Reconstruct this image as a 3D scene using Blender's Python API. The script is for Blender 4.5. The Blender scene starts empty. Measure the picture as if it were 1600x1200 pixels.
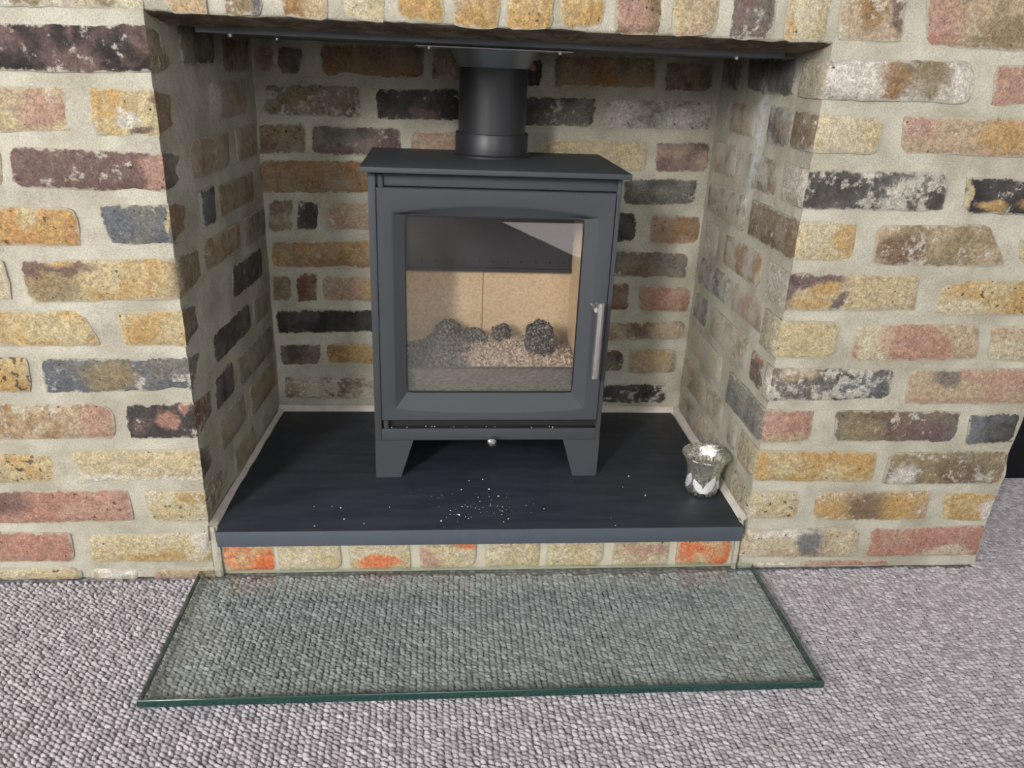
import bpy, bmesh, math, random
from mathutils import Vector, Matrix, noise as mn

sc = bpy.context.scene
COL = sc.collection

# ------------------------------------------------------------------ camera
cam_d = bpy.data.cameras.new('camera')
cam = bpy.data.objects.new('camera', cam_d)
COL.objects.link(cam)
FPX, YAW, PITCH, ROLL = 1221.0, 0.0961, 0.3920, 0.0434
cam_d.sensor_width = 36.0
cam_d.lens = FPX * 36.0 / 1600.0
cam_d.clip_start = 0.02
fwd = Vector((math.sin(YAW) * math.cos(PITCH), math.cos(YAW) * math.cos(PITCH), -math.sin(PITCH)))
rgt = Vector((math.cos(YAW), -math.sin(YAW), 0))
up = rgt.cross(fwd)
r2 = rgt * math.cos(ROLL) + up * math.sin(ROLL)
u2 = -rgt * math.sin(ROLL) + up * math.cos(ROLL)
M = Matrix((r2, u2, -fwd)).transposed().to_4x4()
M.translation = Vector((0.3705, -1.1055, 0.8077))
cam.matrix_world = M
sc.camera = cam

# ------------------------------------------------------------------ world, lights, exposure
w = bpy.data.worlds.new('world'); sc.world = w; w.use_nodes = True
w.node_tree.nodes['Background'].inputs[0].default_value = (0.75, 0.82, 0.95, 1)
w.node_tree.nodes['Background'].inputs[1].default_value = 0.7

def area(name, loc, target, sx, sy, power, color):
    d = bpy.data.lights.new(name, 'AREA'); d.shape = 'RECTANGLE'; d.size = sx; d.size_y = sy
    d.energy = power; d.color = color
    o = bpy.data.objects.new(name, d); COL.objects.link(o)
    o.location = loc
    o.rotation_euler = (Vector(target) - Vector(loc)).to_track_quat('-Z', 'Y').to_euler()
    return o
# daylight of the window behind the camera, to its left
area('window_daylight', (-1.55, -3.50, 1.92), (0.3, 0.0, 0.4), 0.45, 1.20, 198, (1.0, 0.97, 0.94))
# unseen broad fill lamp added at left to brighten the right jamb
area('left_fill', (-3.12, -1.7, 1.5), (0.5, -0.4, 0.6), 1.3, 1.2, 88, (0.97, 0.98, 1.0))
# unseen soft fill lamp added far right to lift the left jamb
area('right_fill', (3.10, -2.3, 1.5), (0.0, -2.3, 1.5), 1.3, 1.2, 10, (0.93, 0.97, 1.0))
# fill lamp added in the rear window opening to lift the recess
area('rear_fill', (0.85, -3.63, 1.98), (0.65, 0.0, 0.9), 0.80, 1.06, 37, (0.96, 0.98, 1.0))
# sun through the rear window: falls as a bright patch on the carpet well behind the camera
sd = bpy.data.lights.new('sun', 'SUN'); sd.energy = 62.0; sd.angle = math.radians(0.6); sd.color = (1.0, 0.96, 0.9)
so = bpy.data.objects.new('sun', sd); COL.objects.link(so)
so.rotation_euler = Vector((0.22, 0.643, -0.766)).to_track_quat('-Z', 'Y').to_euler()
vs = sc.view_settings
sc.display_settings.display_device = 'sRGB'
vs.view_transform = 'Standard'; vs.look = 'None'; vs.gamma = 1.0; vs.use_curve_mapping = False
vs.exposure = -0.08

# ------------------------------------------------------------------ helpers
def lin(c):
    c = c / 255.0
    return c / 12.92 if c <= 0.04045 else ((c + 0.055) / 1.055) ** 2.4
ALB = 0.86
PAL = dict(K=(38,35,36), D=(74,71,72), G=(128,126,122), b=(112,118,128), M=(124,100,98), V=(105,85,95),
           Y=(208,172,114), O=(208,156,108), y=(216,200,160), C=(222,212,185), W=(238,234,226), T=(202,182,154),
           L=(160,145,115), A=(162,124,82), B=(130,108,88), P=(200,162,146), R=(194,146,130), J=(124,74,58), Q=(240,132,80))
def col(code, k=1.0):
    return tuple(min(0.9, lin(v) * ALB * k) for v in PAL[code]) + (1.0,)

def link(name, me, mat=None, parent=None, loc=None):
    o = bpy.data.objects.new(name, me); COL.objects.link(o)
    if mat is not None and not me.materials: me.materials.append(mat)
    if parent is not None: o.parent = parent
    if loc is not None: o.location = loc
    return o
def empty(name, loc, label, cat, rz=0.0, group=None):
    o = bpy.data.objects.new(name, None); COL.objects.link(o)
    o.location = loc; o.rotation_euler = (0, 0, rz); o.empty_display_size = 0.05
    o['label'] = label; o['category'] = cat
    if group: o['group'] = group
    return o
def tag(o, label, cat, group=None, kind=None):
    o['label'] = label; o['category'] = cat
    if group: o['group'] = group
    if kind: o['kind'] = kind
    return o
def bm_mesh(bm, name, smooth=None, bevel=None, seg=2):
    if bevel:
        es = [e for e in bm.edges if len(e.link_faces) == 2 and e.calc_face_angle(0) > 0.5]
        bmesh.ops.bevel(bm, geom=es, offset=bevel, segments=seg, profile=0.6, affect='EDGES', clamp_overlap=True)
    bmesh.ops.recalc_face_normals(bm, faces=bm.faces)
    me = bpy.data.meshes.new(name); bm.to_mesh(me); bm.free()
    if smooth is not None:
        me.polygons.foreach_set('use_smooth', [True] * len(me.polygons))
        me.set_sharp_from_angle(angle=smooth)
    return me
def add_box(bm, x0, x1, y0, y1, z0, z1):
    r = bmesh.ops.create_cube(bm, size=1.0)
    for v in r['verts']:
        v.co = Vector((x0 + (v.co.x + .5) * (x1 - x0), y0 + (v.co.y + .5) * (y1 - y0), z0 + (v.co.z + .5) * (z1 - z0)))
    return r['verts']
def box_mesh(name, b, bevel=0.0015, seg=2):
    bm = bmesh.new(); add_box(bm, *b)
    return bm_mesh(bm, name, smooth=0.6, bevel=bevel, seg=seg)
def add_prism(bm, pts, axis, a0, a1):
    """closed polygon pts (2D) extruded along axis"""
    def P(p, a):
        return {'y': (p[0], a, p[1]), 'x': (a, p[0], p[1]), 'z': (p[0], p[1], a)}[axis]
    A = [bm.verts.new(P(p, a0)) for p in pts]; B = [bm.verts.new(P(p, a1)) for p in pts]
    n = len(pts)
    bm.faces.new(A); bm.faces.new(B[::-1])
    for i in range(n):
        j = (i + 1) % n
        bm.faces.new((A[i], A[j], B[j], B[i]))
def add_lathe(bm, prof, seg=48, c=(0, 0, 0), axis='z', closed=False):
    rings = []
    for r, h in prof:
        ring = []
        for k in range(seg):
            a = 2 * math.pi * k / seg
            p = (r * math.cos(a), r * math.sin(a), h)
            if axis == 'y': p = (p[0], h, p[1])
            if axis == 'x': p = (h, p[0], p[1])
            ring.append(bm.verts.new(Vector(p) + Vector(c)))
        rings.append(ring)
    m = len(rings)
    for i in range(m if closed else m - 1):
        A, B = rings[i], rings[(i + 1) % m]
        for k in range(seg):
            bm.faces.new((A[k], A[(k + 1) % seg], B[(k + 1) % seg], B[k]))
    if not closed:
        bm.faces.new(rings[0][::-1]); bm.faces.new(rings[-1])

# ------------------------------------------------------------------ materials
class NT:
    def __init__(s, name):
        s.m = bpy.data.materials.new(name); s.m.use_nodes = True
        s.t = s.m.node_tree; s.t.nodes.clear()
        s.out = s.t.nodes.new('ShaderNodeOutputMaterial')
    def n(s, typ, ins=None, **kw):
        nd = s.t.nodes.new(typ)
        for k, v in kw.items(): setattr(nd, k, v)
        for k, v in (ins or {}).items():
            if hasattr(v, 'is_output'): s.t.links.new(v, nd.inputs[k])
            else: nd.inputs[k].default_value = v
        return nd
    def noise(s, vec, scale, detail=3, rough=0.55, dist=0.0):
        return s.n('ShaderNodeTexNoise', {'Vector': vec, 'Scale': scale, 'Detail': detail, 'Roughness': rough, 'Distortion': dist}).outputs['Fac']
    def ramp(s, v, a, b, x=0.0, y=1.0, smooth=True):
        return s.n('ShaderNodeMapRange', {'Value': v, 'From Min': a, 'From Max': b, 'To Min': x, 'To Max': y},
                   interpolation_type='SMOOTHSTEP' if smooth else 'LINEAR').outputs[0]
    def math(s, op, a, b=0.0, c=None):
        ins = {0: a, 1: b}
        if c is not None: ins[2] = c
        return s.n('ShaderNodeMath', ins, operation=op).outputs[0]
    def mix(s, f, a, b, mode='MIX'):
        nd = s.n('ShaderNodeMix', data_type='RGBA', blend_type=mode)
        for i, v in ((0, f), (6, a), (7, b)):
            if hasattr(v, 'is_output'): s.t.links.new(v, nd.inputs[i])
            else: nd.inputs[i].default_value = v
        return nd.outputs[2]
    def bump(s, h, strength, dist, normal=None):
        ins = {'Height': h, 'Strength': strength, 'Distance': dist}
        if normal is not None: ins['Normal'] = normal
        return s.n('ShaderNodeBump', ins).outputs[0]
    def principled(s, color, rough=0.6, metal=0.0, spec=0.5, normal=None, **kw):
        ins = {'Base Color': color, 'Roughness': rough, 'Metallic': metal, 'Specular IOR Level': spec}
        if normal is not None: ins['Normal'] = normal
        ins.update(kw)
        p = s.n('ShaderNodeBsdfPrincipled', ins)
        s.t.links.new(p.outputs[0], s.out.inputs[0])
        return p
    def obj(s, seed=0.0):
        c = s.n('ShaderNodeTexCoord').outputs['Object']
        if not seed: return c
        return s.n('ShaderNodeVectorMath', {0: c, 1: (seed * 1.37, seed * 0.71, seed * 2.13)}, operation='ADD').outputs[0]

def plain(name, rgb, rough=0.6, metal=0.0, spec=0.5, grain=None, bumpd=0.0, var=0.12):
    t = NT(name); c = rgb + (1.0,) if len(rgb) == 3 else rgb
    if grain:
        v = t.obj(); n1 = t.noise(v, grain, 4)
        cc = t.mix(n1, tuple(x * (1 - var) for x in c[:3]) + (1,), tuple(min(1, x * (1 + var)) for x in c[:3]) + (1,))
        nb = t.bump(t.noise(v, grain * 3, 3), 0.5, bumpd) if bumpd else None
        t.principled(cc, rough, metal, spec, nb)
    else:
        t.principled(c, rough, metal, spec)
    return t.m

def streak_mask(t):
    """white lime run that has dripped down the right-hand side of the recess (a real stain, fixed in the masonry)"""
    pos = t.n('ShaderNodeNewGeometry').outputs['Position']
    x, y, z = t.n('ShaderNodeSeparateXYZ', {0: pos}).outputs
    wob = t.math('MULTIPLY', t.math('SUBTRACT', t.noise(pos, 14.0, 3), 0.5), 0.05)
    yy = t.math('ABSOLUTE', t.math('SUBTRACT', t.math('ADD', y, wob), 0.222))
    m = t.ramp(yy, 0.002, 0.040, 1.0, 0.0)
    m = t.math('MULTIPLY', m, t.ramp(x, 0.85, 0.86))
    m = t.math('MULTIPLY', m, t.ramp(x, 0.95, 0.94))
    m = t.math('MULTIPLY', m, t.ramp(z, 0.56, 0.64))
    m = t.math('MULTIPLY', m, t.ramp(z, 0.82, 0.76))
    return t.math('MULTIPLY', m, t.ramp(t.noise(pos, 70.0, 6, 0.7), 0.36, 0.60, 0.2, 0.85))

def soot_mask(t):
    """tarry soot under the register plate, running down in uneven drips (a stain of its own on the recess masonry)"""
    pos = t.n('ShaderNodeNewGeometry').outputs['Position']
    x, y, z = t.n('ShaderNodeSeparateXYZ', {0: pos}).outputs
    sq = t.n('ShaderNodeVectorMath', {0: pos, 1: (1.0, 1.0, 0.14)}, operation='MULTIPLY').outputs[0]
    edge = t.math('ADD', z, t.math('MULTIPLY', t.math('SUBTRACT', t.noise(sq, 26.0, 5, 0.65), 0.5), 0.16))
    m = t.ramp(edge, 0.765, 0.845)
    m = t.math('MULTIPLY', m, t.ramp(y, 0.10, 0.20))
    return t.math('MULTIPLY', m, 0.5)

def brick_mat(c0, c1, c2, wh, dk, patches, L, H, seed, wash=0.0, side_at=1):
    vit = c0 in 'KDV'          # vitrified dark bricks shed the mortar wash
    soot = wash > 0.1
    if vit: wash *= 0.4
    t = NT('brick_clay')
    v = t.obj(seed)
    uv = t.n('ShaderNodeTexCoord').outputs['UV']
    big = t.noise(v, 16.0, 5, 0.6)
    c = t.mix(t.ramp(big, 0.42, 0.62), col(c0), col(c1))
    # patches: baked-in kiln colour changes, in brick-face coordinates
    if patches:
        wn = t.n('ShaderNodeTexNoise', {'Vector': v, 'Scale': 26.0, 'Detail': 4.0, 'Roughness': 0.6}).outputs['Color']
        wv = t.n('ShaderNodeVectorMath', {0: wn, 1: (0.5, 0.5, 0.5)}, operation='SUBTRACT').outputs[0]
        wv = t.n('ShaderNodeVectorMath', {0: wv, 1: (0.055 / L, 0.045 / H, 0.0)}, operation='MULTIPLY').outputs[0]
        q = t.n('ShaderNodeVectorMath', {0: uv, 1: wv}, operation='ADD').outputs[0]
        for (cx, cy, rx, ry, pc) in patches:
            d = t.n('ShaderNodeVectorMath', {0: q, 1: (cx, cy, 0)}, operation='SUBTRACT').outputs[0]
            d = t.n('ShaderNodeVectorMath', {0: d, 1: (1.0 / rx, 1.0 / ry, 0)}, operation='MULTIPLY').outputs[0]
            ln = t.n('ShaderNodeVectorMath', {0: d}, operation='LENGTH').outputs['Value']
            c = t.mix(t.ramp(ln, 0.55, 1.25, 0.88, 0.0), c, col(pc))
    if c2:
        u = t.n('ShaderNodeSeparateXYZ', {0: uv}).outputs[0]
        side = t.math('ADD', t.math('GREATER_THAN', u, 1.0), t.math('LESS_THAN', u, 0.0))
        cs = t.mix(t.ramp(big, 0.35, 0.7, 0.0, 0.5), col(c2), col('L'))
        cs = t.mix(t.ramp(t.noise(v, 24.0, 6, 0.68), 0.38, 0.66, 0.12, 0.72), cs, (0.40, 0.372, 0.298, 1))
        c = t.mix(side, c, cs)
    # mortar smears and lime bloom
    salt = t.noise(v, 55.0, 8, 0.72)
    patchy = t.noise(v, 11.0, 3)
    sm = t.math('ADD', salt, t.math('MULTIPLY', t.math('SUBTRACT', patchy, 0.5), 0.45))
    th = {0: 0.70, 1: 0.64, 2: 0.59, 3: 0.555, 4: 0.525, 5: 0.49}[wh]
    c = t.mix(t.ramp(sm, th, th + 0.10, 0.0, 0.75), c, (0.70, 0.67, 0.60, 1))
    # iron spots / burnt specks
    if dk:
        sp = t.noise(v, 95.0, 3, 0.6)
        sth = {1: 0.70, 2: 0.66, 3: 0.62, 4: 0.58}[dk]
        c = t.mix(t.ramp(sp, sth, sth + 0.03, 0.0, 0.85), c, (0.035, 0.028, 0.026, 1))
    # pits and blow holes: a few black pinholes and cracks in the clay
    vo = t.n('ShaderNodeTexVoronoi', {'Vector': v, 'Scale': 75.0, 'Randomness': 1.0})
    pit = t.math('ADD', vo.outputs['Distance'], t.math('MULTIPLY', t.noise(v, 260.0, 3), 0.16))
    pick = t.math('GREATER_THAN', t.n('ShaderNodeSeparateXYZ', {0: vo.outputs['Color']}).outputs[0], 0.86 - 0.07 * dk)
    pitm = t.math('MULTIPLY', t.ramp(pit, 0.15, 0.20, 1.0, 0.0), pick)
    c = t.mix(t.math('MULTIPLY', pitm, 0.85), c, (0.04, 0.032, 0.028, 1))
    # grain: sandy pale and dark flecks
    gr = t.noise(v, 380.0, 4, 0.75); md = t.noise(v, 130.0, 5, 0.7)
    c = t.mix(1.0, c, t.mix(t.ramp(gr, 0.32, 0.68), (0.62, 0.61, 0.60, 1), (1.22, 1.21, 1.18, 1)), 'MULTIPLY')
    c = t.mix(1.0, c, t.mix(t.ramp(md, 0.36, 0.64), (0.74, 0.73, 0.72, 1), (1.16, 1.15, 1.12, 1)), 'MULTIPLY')
    c = t.mix(t.ramp(gr, 0.66, 0.74, 0.0, 0.45), c, (0.66, 0.62, 0.54, 1))
    # mortar dragged over the edges and washed over the face when the joints were pointed
    uu, vv, _ = t.n('ShaderNodeSeparateXYZ', {0: uv}).outputs
    du1 = t.math('MULTIPLY', uu, L); du2 = t.math('MULTIPLY', t.math('SUBTRACT', 1.0, uu), L)
    if c2 and side_at == 1: du = du1
    elif c2: du = du2
    else: du = t.math('MINIMUM', du1, du2)
    dv = t.math('MULTIPLY', t.math('MINIMUM', vv, t.math('SUBTRACT', 1.0, vv)), H)
    ed = t.math('MINIMUM', du, dv)
    ed = t.math('ADD', ed, t.math('MULTIPLY', t.math('SUBTRACT', t.noise(v, 75.0, 5, 0.7), 0.5), 0.022))
    c = t.mix(t.ramp(ed, 0.0002, 0.0032, 0.9, 0.0), c, (0.47, 0.442, 0.362, 1))
    if wash:
        ws = t.math('ADD', t.noise(v, 24.0, 6, 0.68), 0.0)
        c = t.mix(t.ramp(ws, 0.36, 0.66, wash * 0.25, min(0.95, wash * 1.55)), c, (0.40, 0.372, 0.298, 1) if wash < 0.6 else (0.50, 0.472, 0.41, 1))
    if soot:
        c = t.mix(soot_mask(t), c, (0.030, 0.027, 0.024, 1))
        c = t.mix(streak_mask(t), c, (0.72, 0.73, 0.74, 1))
    h = t.math('ADD', t.math('MULTIPLY', t.noise(v, 70.0, 6, 0.7), 1.0), t.math('SUBTRACT', t.math('MULTIPLY', gr, 0.45), pitm))
    t.principled(c, 0.62 if c0 == 'K' else 0.9, 0.0, 0.35 if vit else 0.2, t.bump(h, 0.9, 0.006))
    return t.m

def mortar_mat():
    t = NT('lime_mortar'); pos = t.n('ShaderNodeNewGeometry').outputs['Position']
    n1 = t.noise(pos, 9.0, 5, 0.6); n2 = t.noise(pos, 70.0, 5, 0.65); n3 = t.noise(pos, 500.0, 3, 0.7)
    c = t.mix(t.ramp(n1, 0.35, 0.65), (0.365, 0.342, 0.268, 1), (0.51, 0.487, 0.400, 1))
    c = t.mix(t.ramp(n2, 0.55, 0.75, 0.0, 0.5), c, (0.40, 0.36, 0.27, 1))
    c = t.mix(0.9, c, t.mix(t.ramp(n3, 0.3, 0.7), (0.75, 0.75, 0.75, 1), (1.15, 1.15, 1.15, 1)), 'MULTIPLY')
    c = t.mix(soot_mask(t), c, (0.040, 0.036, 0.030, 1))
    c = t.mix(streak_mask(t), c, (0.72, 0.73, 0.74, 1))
    h = t.math('ADD', t.noise(pos, 40.0, 5, 0.6), t.math('MULTIPLY', t.noise(pos, 350.0, 3, 0.7), 0.3))
    t.principled(c, 0.92, 0.0, 0.2, t.bump(h, 0.8, 0.005))
    return t.m
MORTAR = mortar_mat()
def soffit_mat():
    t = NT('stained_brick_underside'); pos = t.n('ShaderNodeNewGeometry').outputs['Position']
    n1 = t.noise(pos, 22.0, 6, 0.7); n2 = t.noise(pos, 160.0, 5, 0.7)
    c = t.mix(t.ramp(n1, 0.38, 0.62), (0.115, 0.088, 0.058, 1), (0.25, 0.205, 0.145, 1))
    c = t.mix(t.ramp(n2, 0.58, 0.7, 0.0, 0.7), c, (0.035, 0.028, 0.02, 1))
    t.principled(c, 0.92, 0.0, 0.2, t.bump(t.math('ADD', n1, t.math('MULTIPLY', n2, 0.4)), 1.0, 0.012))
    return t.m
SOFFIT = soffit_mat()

# ------------------------------------------------------------------ the setting: masonry
def strip_mesh(name, path, zs, amp=0.0009, jag=None):
    """vertical sheet: path = list of (x, y) plan points, zs = heights; wandering surface"""
    verts = []; faces = []
    n = len(path); m = len(zs)
    for i, (x, y) in enumerate(path):
        a = Vector(path[max(0, i - 1)]); b = Vector(path[min(n - 1, i + 1)])
        d = (b - a); d = d.normalized() if d.length > 0 else Vector((1, 0))
        nx, ny = d.y, -d.x
        for z in zs:
            k = amp * 2.2 * mn.noise(Vector((x * 13, y * 13, z * 13))) + amp * mn.noise(Vector((x * 47, y * 47, z * 47)))
            px, py = x + nx * k, y + ny * k
            if jag: px, py = jag(px, py, z)
            verts.append((px, py, z))
    for i in range(n - 1):
        for j in range(m - 1):
            faces.append((i * m + j, (i + 1) * m + j, (i + 1) * m + j + 1, i * m + j + 1))
    me = bpy.data.meshes.new(name); me.from_pydata(verts, [], faces)
    me.polygons.foreach_set('use_smooth', [True] * len(faces)); me.set_sharp_from_angle(angle=1.0)
    return me
def lerp_list(a, b, step):
    n = max(1, int(round(abs(b - a) / step)))
    return [a + (b - a) * i / n for i in range(n + 1)]
XR = 0.887
REC = 0.0035          # how far the mortar lies behind the brick faces
CEIL = 2.65
zs_full = lerp_list(0.0, 1.0, 0.014) + [1.1, 1.4, 1.9, CEIL]

path = [(x, REC) for x in [-2.4, -1.8, -1.3] + lerp_list(-0.9, -REC, 0.014)]
path += [(-REC + 0.026 * y / 0.46, y) for y in lerp_list(REC, 0.462, 0.014)[1:]]
wall_left = link('wall_left', strip_mesh('wall_left', path, zs_full), MORTAR); wall_left['kind'] = 'structure'

path = [(XR + REC + 0.008 * y / 0.46, y) for y in lerp_list(0.462, REC, 0.014)]
path += [(x, REC) for x in lerp_list(XR + REC, 1.331, 0.014)[1:]]
path += [(1.333, y) for y in lerp_list(0.010, 0.62, 0.02)]
def jag(x, y, z):
    if x > 1.30:
        k = (x - 1.30) / 0.033
        e = 0.012 * mn.noise(Vector((0.3, y * 8, z * 16))) + 0.004 * mn.noise(Vector((5.3, y * 30, z * 60)))
        if z < 0.03: e -= 0.006
        x += e * min(1.0, k)
    return x, y
wall_right = link('wall_right', strip_mesh('wall_right', path, zs_full, jag=jag), MORTAR); wall_right['kind'] = 'structure'

path = [(x, 0.46 + REC) for x in lerp_list(0.0, 0.92, 0.014)]
wall_back = link('wall_back', strip_mesh('wall_back', path, zs_full), MORTAR); wall_back['kind'] = 'structure'

# lintel: brick-on-end arch over the recess, its rough underside running back to the steel plate
def lintel_mesh():
    xs = lerp_list(-0.004, XR + 0.004, 0.012)
    prof = [(REC, z) for z in (CEIL, 1.9, 1.4, 1.1)] + [(REC, z) for z in lerp_list(1.0, 0.850, 0.014)]
    prof += [(0.006, 0.8465), (0.010, 0.8455), (0.018, 0.844), (0.028, 0.842), (0.038, 0.840), (0.048, 0.838), (0.058, 0.8365), (0.070, 0.835), (0.082, 0.834), (0.10, 0.834), (0.105, 0.86), (0.105, 1.0)]
    verts = []; faces = []; m = len(prof)
    for x in xs:
        for (y, z) in prof:
            k = 0.0012 * mn.noise(Vector((x * 30, y * 30, z * 30)))
            rough = 0.0030 if 0.004 < y < 0.09 else 0.0
            k2 = rough * (mn.noise(Vector((x * 24, y * 40, 3.3))) + 0.6 * mn.noise(Vector((x * 80, y * 90, 7.1))))
            verts.append((x, y + k, z + k2))
    for i in range(len(xs) - 1):
        for j in range(m - 1):
            faces.append((i * m + j, (i + 1) * m + j, (i + 1) * m + j + 1, i * m + j + 1))
    me = bpy.data.meshes.new('wall_top'); me.from_pydata(verts, [], faces)
    me.polygons.foreach_set('use_smooth', [True] * len(faces)); me.set_sharp_from_angle(angle=0.9)
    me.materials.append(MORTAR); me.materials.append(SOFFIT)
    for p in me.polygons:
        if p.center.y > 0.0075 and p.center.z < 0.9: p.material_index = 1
    return me
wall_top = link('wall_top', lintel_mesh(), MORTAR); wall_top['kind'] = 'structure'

# ------------------------------------------------------------------ bricks
random.seed(7)
def brick(parent, frame, quad, c0, c1, wh=1, dk=0, patches=(), side=None, side_at=1, depth=0.028, proud=0.0, wash=0.0):
    """frame: function (u, v, w) -> world, w = out of the wall.  quad TL,TR,BR,BL in metres.
    side = (colour, depth): the brick turns the corner (side_at 1: at the right end, 0: at the left end)."""
    (tl, tr, br, bl) = quad
    L = ((tr[0] - tl[0]) + (br[0] - bl[0])) / 2; H = ((tl[1] - bl[1]) + (tr[1] - br[1])) / 2
    seed = random.uniform(1, 90)
    nu = max(5, int(round(L / 0.011))); nv = max(4, int(round(H / 0.011)))
    cols = [i / nu for i in range(nu + 1)]
    sd = 0.0
    if side:
        sd = side[1]; ns = max(3, int(round(sd / 0.012)))
        cols = cols + [1 + i / ns for i in range(1, ns + 1)] if side_at == 1 else [-i / ns for i in range(ns, 0, -1)] + cols
    tilt = random.uniform(-1, 1) * 0.0012; tilt2 = random.uniform(-1, 1) * 0.001
    chip = {(a, b): random.choice((0.001, 0.002, 0.003, 0.006)) for a in (0, 1) for b in (0, 1)}
    corner = frame(tr[0] if side_at == 1 else tl[0], (tl[1] + bl[1]) / 2, 0)
    def pt(s, v, back=0.0):
        u = min(1.0, max(0.0, s))
        t0 = Vector(tl).lerp(Vector(tr), u); b0 = Vector(bl).lerp(Vector(br), u)
        p = b0.lerp(t0, v)
        sc_ = s * L if 0 <= s <= 1 else (L + (s - 1) * sd if s > 1 else s * sd)
        q = Vector((sc_, v * H, seed * 3.1))
        inset = 0.0
        wav = 0.0018 * mn.noise(q * 45) + 0.0016 * mn.noise(q * 150)
        ends = (0.0 if not (side and side_at == 0) else -1.0, 1.0 if not (side and side_at == 1) else 2.0)
        de = min((s - ends[0]) * (L if ends[0] == 0 else sd), (ends[1] - s) * (L if ends[1] == 1 else sd))
        dv = min(v, 1 - v) * H
        edge = min(de, dv)
        out = proud + tilt * (u - .5) * 2 + tilt2 * (v - .5) * 2 + 0.0011 * mn.noise(q * 38) + 0.0006 * mn.noise(q * 120)
        if edge < 1e-6:
            out -= 0.0030
            # outline wander and rounded/chipped corners
            if dv < 1e-6: p.y += (1 if v > .5 else -1) * wav
            if de < 1e-6 and 0 <= s <= 1: p.x += (1 if s > .5 else -1) * wav * 1.3
            if de < 1e-6 and dv < 1e-6 and 0 <= s <= 1:
                ch = chip[(1 if s > .5 else 0, 1 if v > .5 else 0)]
                p.x += -ch if s > .5 else ch; p.y += -ch * .7 if v > .5 else ch * .7
        elif edge < 0.013:
            out += 0.0003
        if side and abs(s - side_at) < 1e-6:      # the arris: worn
            ch = 0.0028 + 0.0018 * mn.noise(q * 60) + max(0, 0.005 * mn.noise(q * 22))
            sg = 1 if side_at == 1 else -1
            w0 = frame(p.x - sg * ch * .7, p.y, -ch * .7 - back)
            return w0
        if s > 1 or s < 0:
            f = (s - 1) if s > 1 else -s
            sg = 1 if side_at == 1 else -1
            return frame(p.x + sg * (out - back), p.y, -f * sd)
        return frame(p.x, p.y, out - back)
    verts = []; faces = []; uvs = []
    vs_ = [j / nv for j in range(nv + 1)]
    n, m = len(cols), nv + 1
    for s in cols:
        for v in vs_:
            verts.append(pt(s, v)); uvs.append((s if 0 <= s <= 1 else s * 1.0001, v))
    for i in range(n - 1):
        for j in range(m - 1):
            faces.append((i * m + j, (i + 1) * m + j, (i + 1) * m + j + 1, i * m + j + 1))
    ring = [i * m for i in range(n)] + [(n - 1) * m + j for j in range(1, m)] + [i * m + m - 1 for i in range(n - 2, -1, -1)] + [j for j in range(m - 2, 0, -1)]
    base = len(verts)
    for r in ring:
        s, v = uvs[r]
        verts.append(pt(cols[r // m], vs_[r % m], depth)); uvs.append((s, v))
    k = len(ring)
    for a in range(k):
        b = (a + 1) % k
        faces.append((ring[b], ring[a], base + a, base + b))
    c = sum((Vector(p) for p in verts), Vector()) / len(verts)
    me = bpy.data.meshes.new('brick')
    me.from_pydata([tuple(Vector(p) - c) for p in verts], [], faces)
    ul = me.uv_layers.new(name='UVMap')
    for lp in me.loops: ul.data[lp.index].uv = uvs[lp.vertex_index]
    me.polygons.foreach_set('use_smooth', [True] * len(faces)); me.set_sharp_from_angle(angle=0.8)
    me.materials.append(brick_mat(c0, c1, side[0] if side else None, wh, dk, patches, L, H, seed, wash, side_at))
    return link('brick', me, None, parent, c)

def f_front(u, v, w): return Vector((u, -w, v))
def f_back(u, v, w): return Vector((u, 0.46 - w, v))
def f_base(u, v, w): return Vector((u, 0.004 - w, v))
def f_jl(u, v, w): return Vector((0.026 * u / 0.46 + w, u, v))
def f_jr(u, v, w): return Vector((XR + 0.008 * u / 0.46 - w, u, v))

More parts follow.
